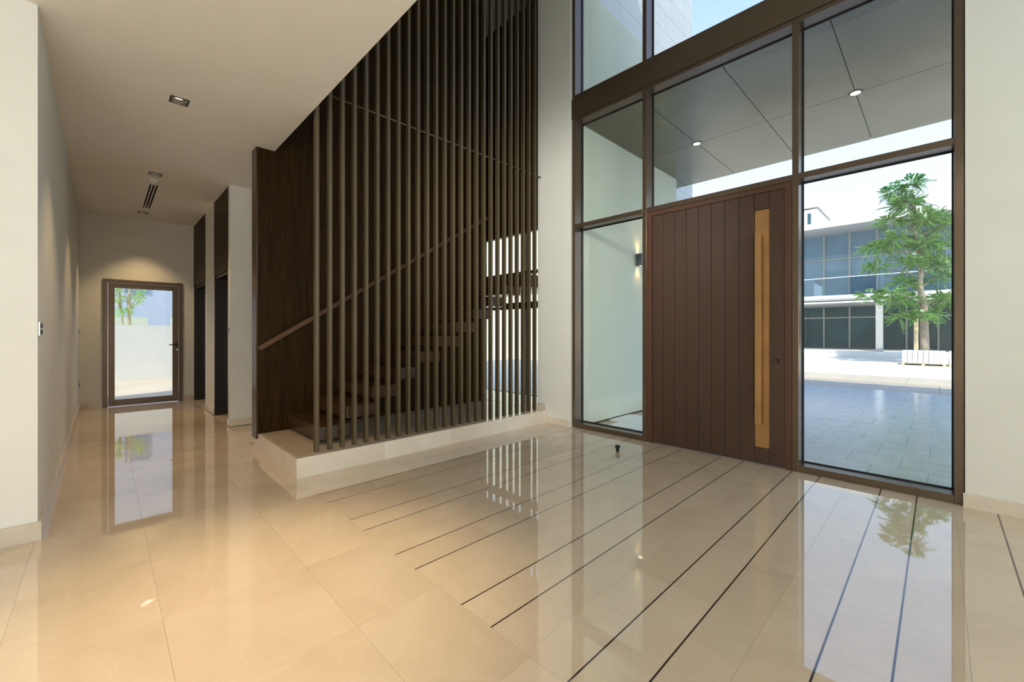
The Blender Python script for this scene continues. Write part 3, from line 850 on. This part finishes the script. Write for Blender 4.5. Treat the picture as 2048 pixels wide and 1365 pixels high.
# ------------------------------------------------------------------ TREES
FWD = Vector((math.sin(math.radians(44.34)), math.cos(math.radians(44.34)), 0))
RGT = Vector((FWD.y, -FWD.x, 0))
TB = Vector((24.35, 0.42, 0))
def frond(bm, root, d, length, droop, n, lw, ll):
    d = d.normalized()
    side = d.cross(Vector((0, 0, 1)))
    if side.length < 0.1: side = Vector((1, 0, 0))
    side.normalize()
    for k in range(n):
        t = (k + 1) / n
        p = root + d * (length * t) + Vector((0, 0, -droop * t * t))
        for s in (-1, 1):
            dirn = (side * s + d * 0.45 + Vector((0, 0, -0.55))).normalized()
            ax = d
            L = ll * (1.1 - 0.5 * abs(t - 0.45)) * random.uniform(0.8, 1.15)
            a = p; b = p + dirn * (L * 0.5) + ax * (lw * 0.5); c = p + dirn * L; e_ = p + dirn * (L * 0.5) - ax * (lw * 0.5)
            bm.faces.new([bm.verts.new(q) for q in (a, b, c, e_)])
tr = thing('street_tree', 'young green feathery leaved tree before the villa', 'tree', TB)
def trunk_pt(u, z, f=0.0): return TB + RGT * u + FWD * f + Vector((0, 0, z))
MB().tube([trunk_pt(0.02, -0.02), trunk_pt(0.0, 0.9), trunk_pt(-0.02, 1.8), trunk_pt(-0.05, 2.5), trunk_pt(-0.22, 3.3), trunk_pt(-0.12, 4.2), trunk_pt(-0.3, 5.2), trunk_pt(-0.7, 6.6)], [0.16, 0.135, 0.125, 0.12, 0.10, 0.075, 0.05, 0.015], 12).build('trunk', M['bark'], tr, True)
# clusters: lateral offset, height, depth offset, radius
CL = [(-1.15, 7.2, 0.1, 0.62), (-0.75, 7.45, -0.2, 0.5), (-0.9, 6.6, -0.1, 0.75), (-0.35, 6.75, 0.3, 0.6), (-1.25, 6.0, 0.2, 0.65), (-0.45, 5.9, -0.4, 0.75),
      (0.35, 6.1, 0.1, 0.75), (0.85, 5.75, -0.2, 0.7), (0.25, 5.4, 0.5, 0.75), (-1.55, 5.1, -0.2, 0.6), (-2.0, 4.85, 0.1, 0.5), (-1.05, 5.0, 0.3, 0.65), (0.95, 5.0, 0.2, 0.55),
      (-0.4, 4.9, -0.5, 0.6), (-1.95, 4.05, 0.0, 0.42), (-0.8, 4.2, -0.3, 0.55), (0.15, 4.3, 0.2, 0.6), (0.75, 4.15, -0.1, 0.6), (0.1, 3.45, 0.4, 0.35), (-0.85, 3.4, 0.1, 0.45),
      (-2.25, 2.85, 0.1, 0.45), (-1.6, 2.95, -0.2, 0.45), (-1.0, 2.6, 0.1, 0.5), (-0.4, 2.75, 0.2, 0.45), (0.5, 2.75, -0.2, 0.5), (1.0, 2.65, 0.1, 0.5), (0.55, 2.2, 0.2, 0.4), (-0.5, 2.0, -0.3, 0.45), (-1.05, 1.95, 0.0, 0.35), (1.1, 3.7, 0.3, 0.4)]
fb = bmesh.new()
for (u, z, f, rr) in CL:
    cpt = trunk_pt(u, z, f)
    att_z = max(1.9, min(z - 0.5, 6.3))
    base = trunk_pt(-0.1 - 0.12 * max(0, att_z - 4), att_z)
    midp = (base + cpt) / 2 + Vector((0, 0, 0.12))
    MB().tube([base, midp, cpt], [0.032, 0.022, 0.008], 6).build('branch', M['bark'], tr, True)
    for k in range(int(85 * rr)):
        d = Vector((random.gauss(0, 1), random.gauss(0, 1), random.gauss(0.15, 0.6)))
        d.normalize()
        root = cpt + Vector((d.x, d.y, d.z * 0.6)) * rr * random.uniform(0.05, 0.62)
        frond(fb, root, d + Vector((0, 0, random.uniform(-0.2, 0.25))), random.uniform(0.30, 0.5), random.uniform(0.05, 0.2), 10, 0.042, 0.14)
o = MB(); o.bm.free(); o.bm = fb
o = o.build('foliage', M['leaf'], tr); o['kind'] = 'stuff'
sk = box(24.1, 24.24, 0.60, 0.74, -0.02, 2.25, bevel=0.008).build('tree_stake', M['timber']); tag(sk, 'pale timber stake beside the street tree trunk', 'stake')

# ------------------------------------------------------------------ courtyard beyond the corridor door
cg = box(-14, 4.7, 10.37, 40, -0.2, -0.03).build('courtyard', M['sand']); struct(cg, 'pale paved courtyard outside the corridor door', 'ground')
cw = box(-12, 9, 15.4, 15.62, -0.03, 1.51).build('courtyard_wall', M['white_conc']); struct(cw, 'low white wall across the courtyard', 'wall')
nb2 = thing('blue_house', 'pale blue house behind the courtyard wall', 'building', (2, 24, 0))
box(-12, 14, 24, 32, 0, 10).build('walls', M['blue_wall'], nb2)
box(0.62, 1.38, 23.95, 24.02, 3.04, 4.2).build('window', M['glass_far_up'], nb2)
box(-12, 1.2, 21.2, 21.4, 0, 1.88).build('garden_wall', M['green_wall'], nb2)
box(1.9, 8, 21.2, 21.4, 0, 1.88).build('garden_wall', M['green_wall'], nb2)
ct = thing('courtyard_tree', 'sparse young tree with lime leaves behind the courtyard wall', 'tree', (0.52, 18.8, 0))
rt_ = lambda a, z, y=0: (0.52 + a, 18.8 + y, z)
MB().tube([rt_(0.09, -0.02), rt_(0.09, 1.5), rt_(0.07, 2.4), rt_(0.10, 3.3)], [0.05, 0.045, 0.035, 0.008], 8).build('trunk', M['timber'], ct, True)
MB().tube([rt_(-0.10, -0.02), rt_(-0.09, 1.5), rt_(-0.10, 2.1)], [0.04, 0.035, 0.02], 8).build('trunk', M['timber'], ct, True)
for k in range(16):
    a = random.uniform(-0.5, 0.55); z = random.uniform(2.3, 3.3); s0 = 0.07 if a > -0.1 else -0.1
    MB().tube([rt_(s0, random.uniform(1.8, 2.3)), rt_((s0 + a) / 2 - 0.03, (z + 2.1) / 2 - 0.05), rt_(a, z, random.uniform(-0.3, 0.3))], [0.014, 0.010, 0.004], 5).build('branch', M['timber'], ct, True)
fb = bmesh.new()
for (a, z, rr) in [(-0.17, 1.98, 0.13), (-0.05, 2.05, 0.12), (0.10, 2.02, 0.10), (-0.17, 2.42, 0.11), (-0.08, 2.45, 0.08), (0.30, 2.50, 0.14), (0.38, 2.46, 0.1), (0.34, 2.75, 0.1), (-0.24, 2.78, 0.1), (-0.14, 2.68, 0.07), (0.14, 2.25, 0.07)]:
    for k in range(int(240 * rr)):
        d = Vector((random.gauss(0, 1), random.gauss(0, 1), random.gauss(0, 1))).normalized()
        frond(fb, Vector(rt_(a, z)) + d * rr * random.uniform(0.1, 0.9), d, 0.10, 0.03, 3, 0.03, 0.06)
o = MB(); o.bm.free(); o.bm = fb
o = o.build('foliage', M['leaf_light'], ct); o['kind'] = 'stuff'

# the base offset notes used while building are no longer needed
for o in bpy.data.objects:
    if '_w' in o.keys():
        del o['_w']
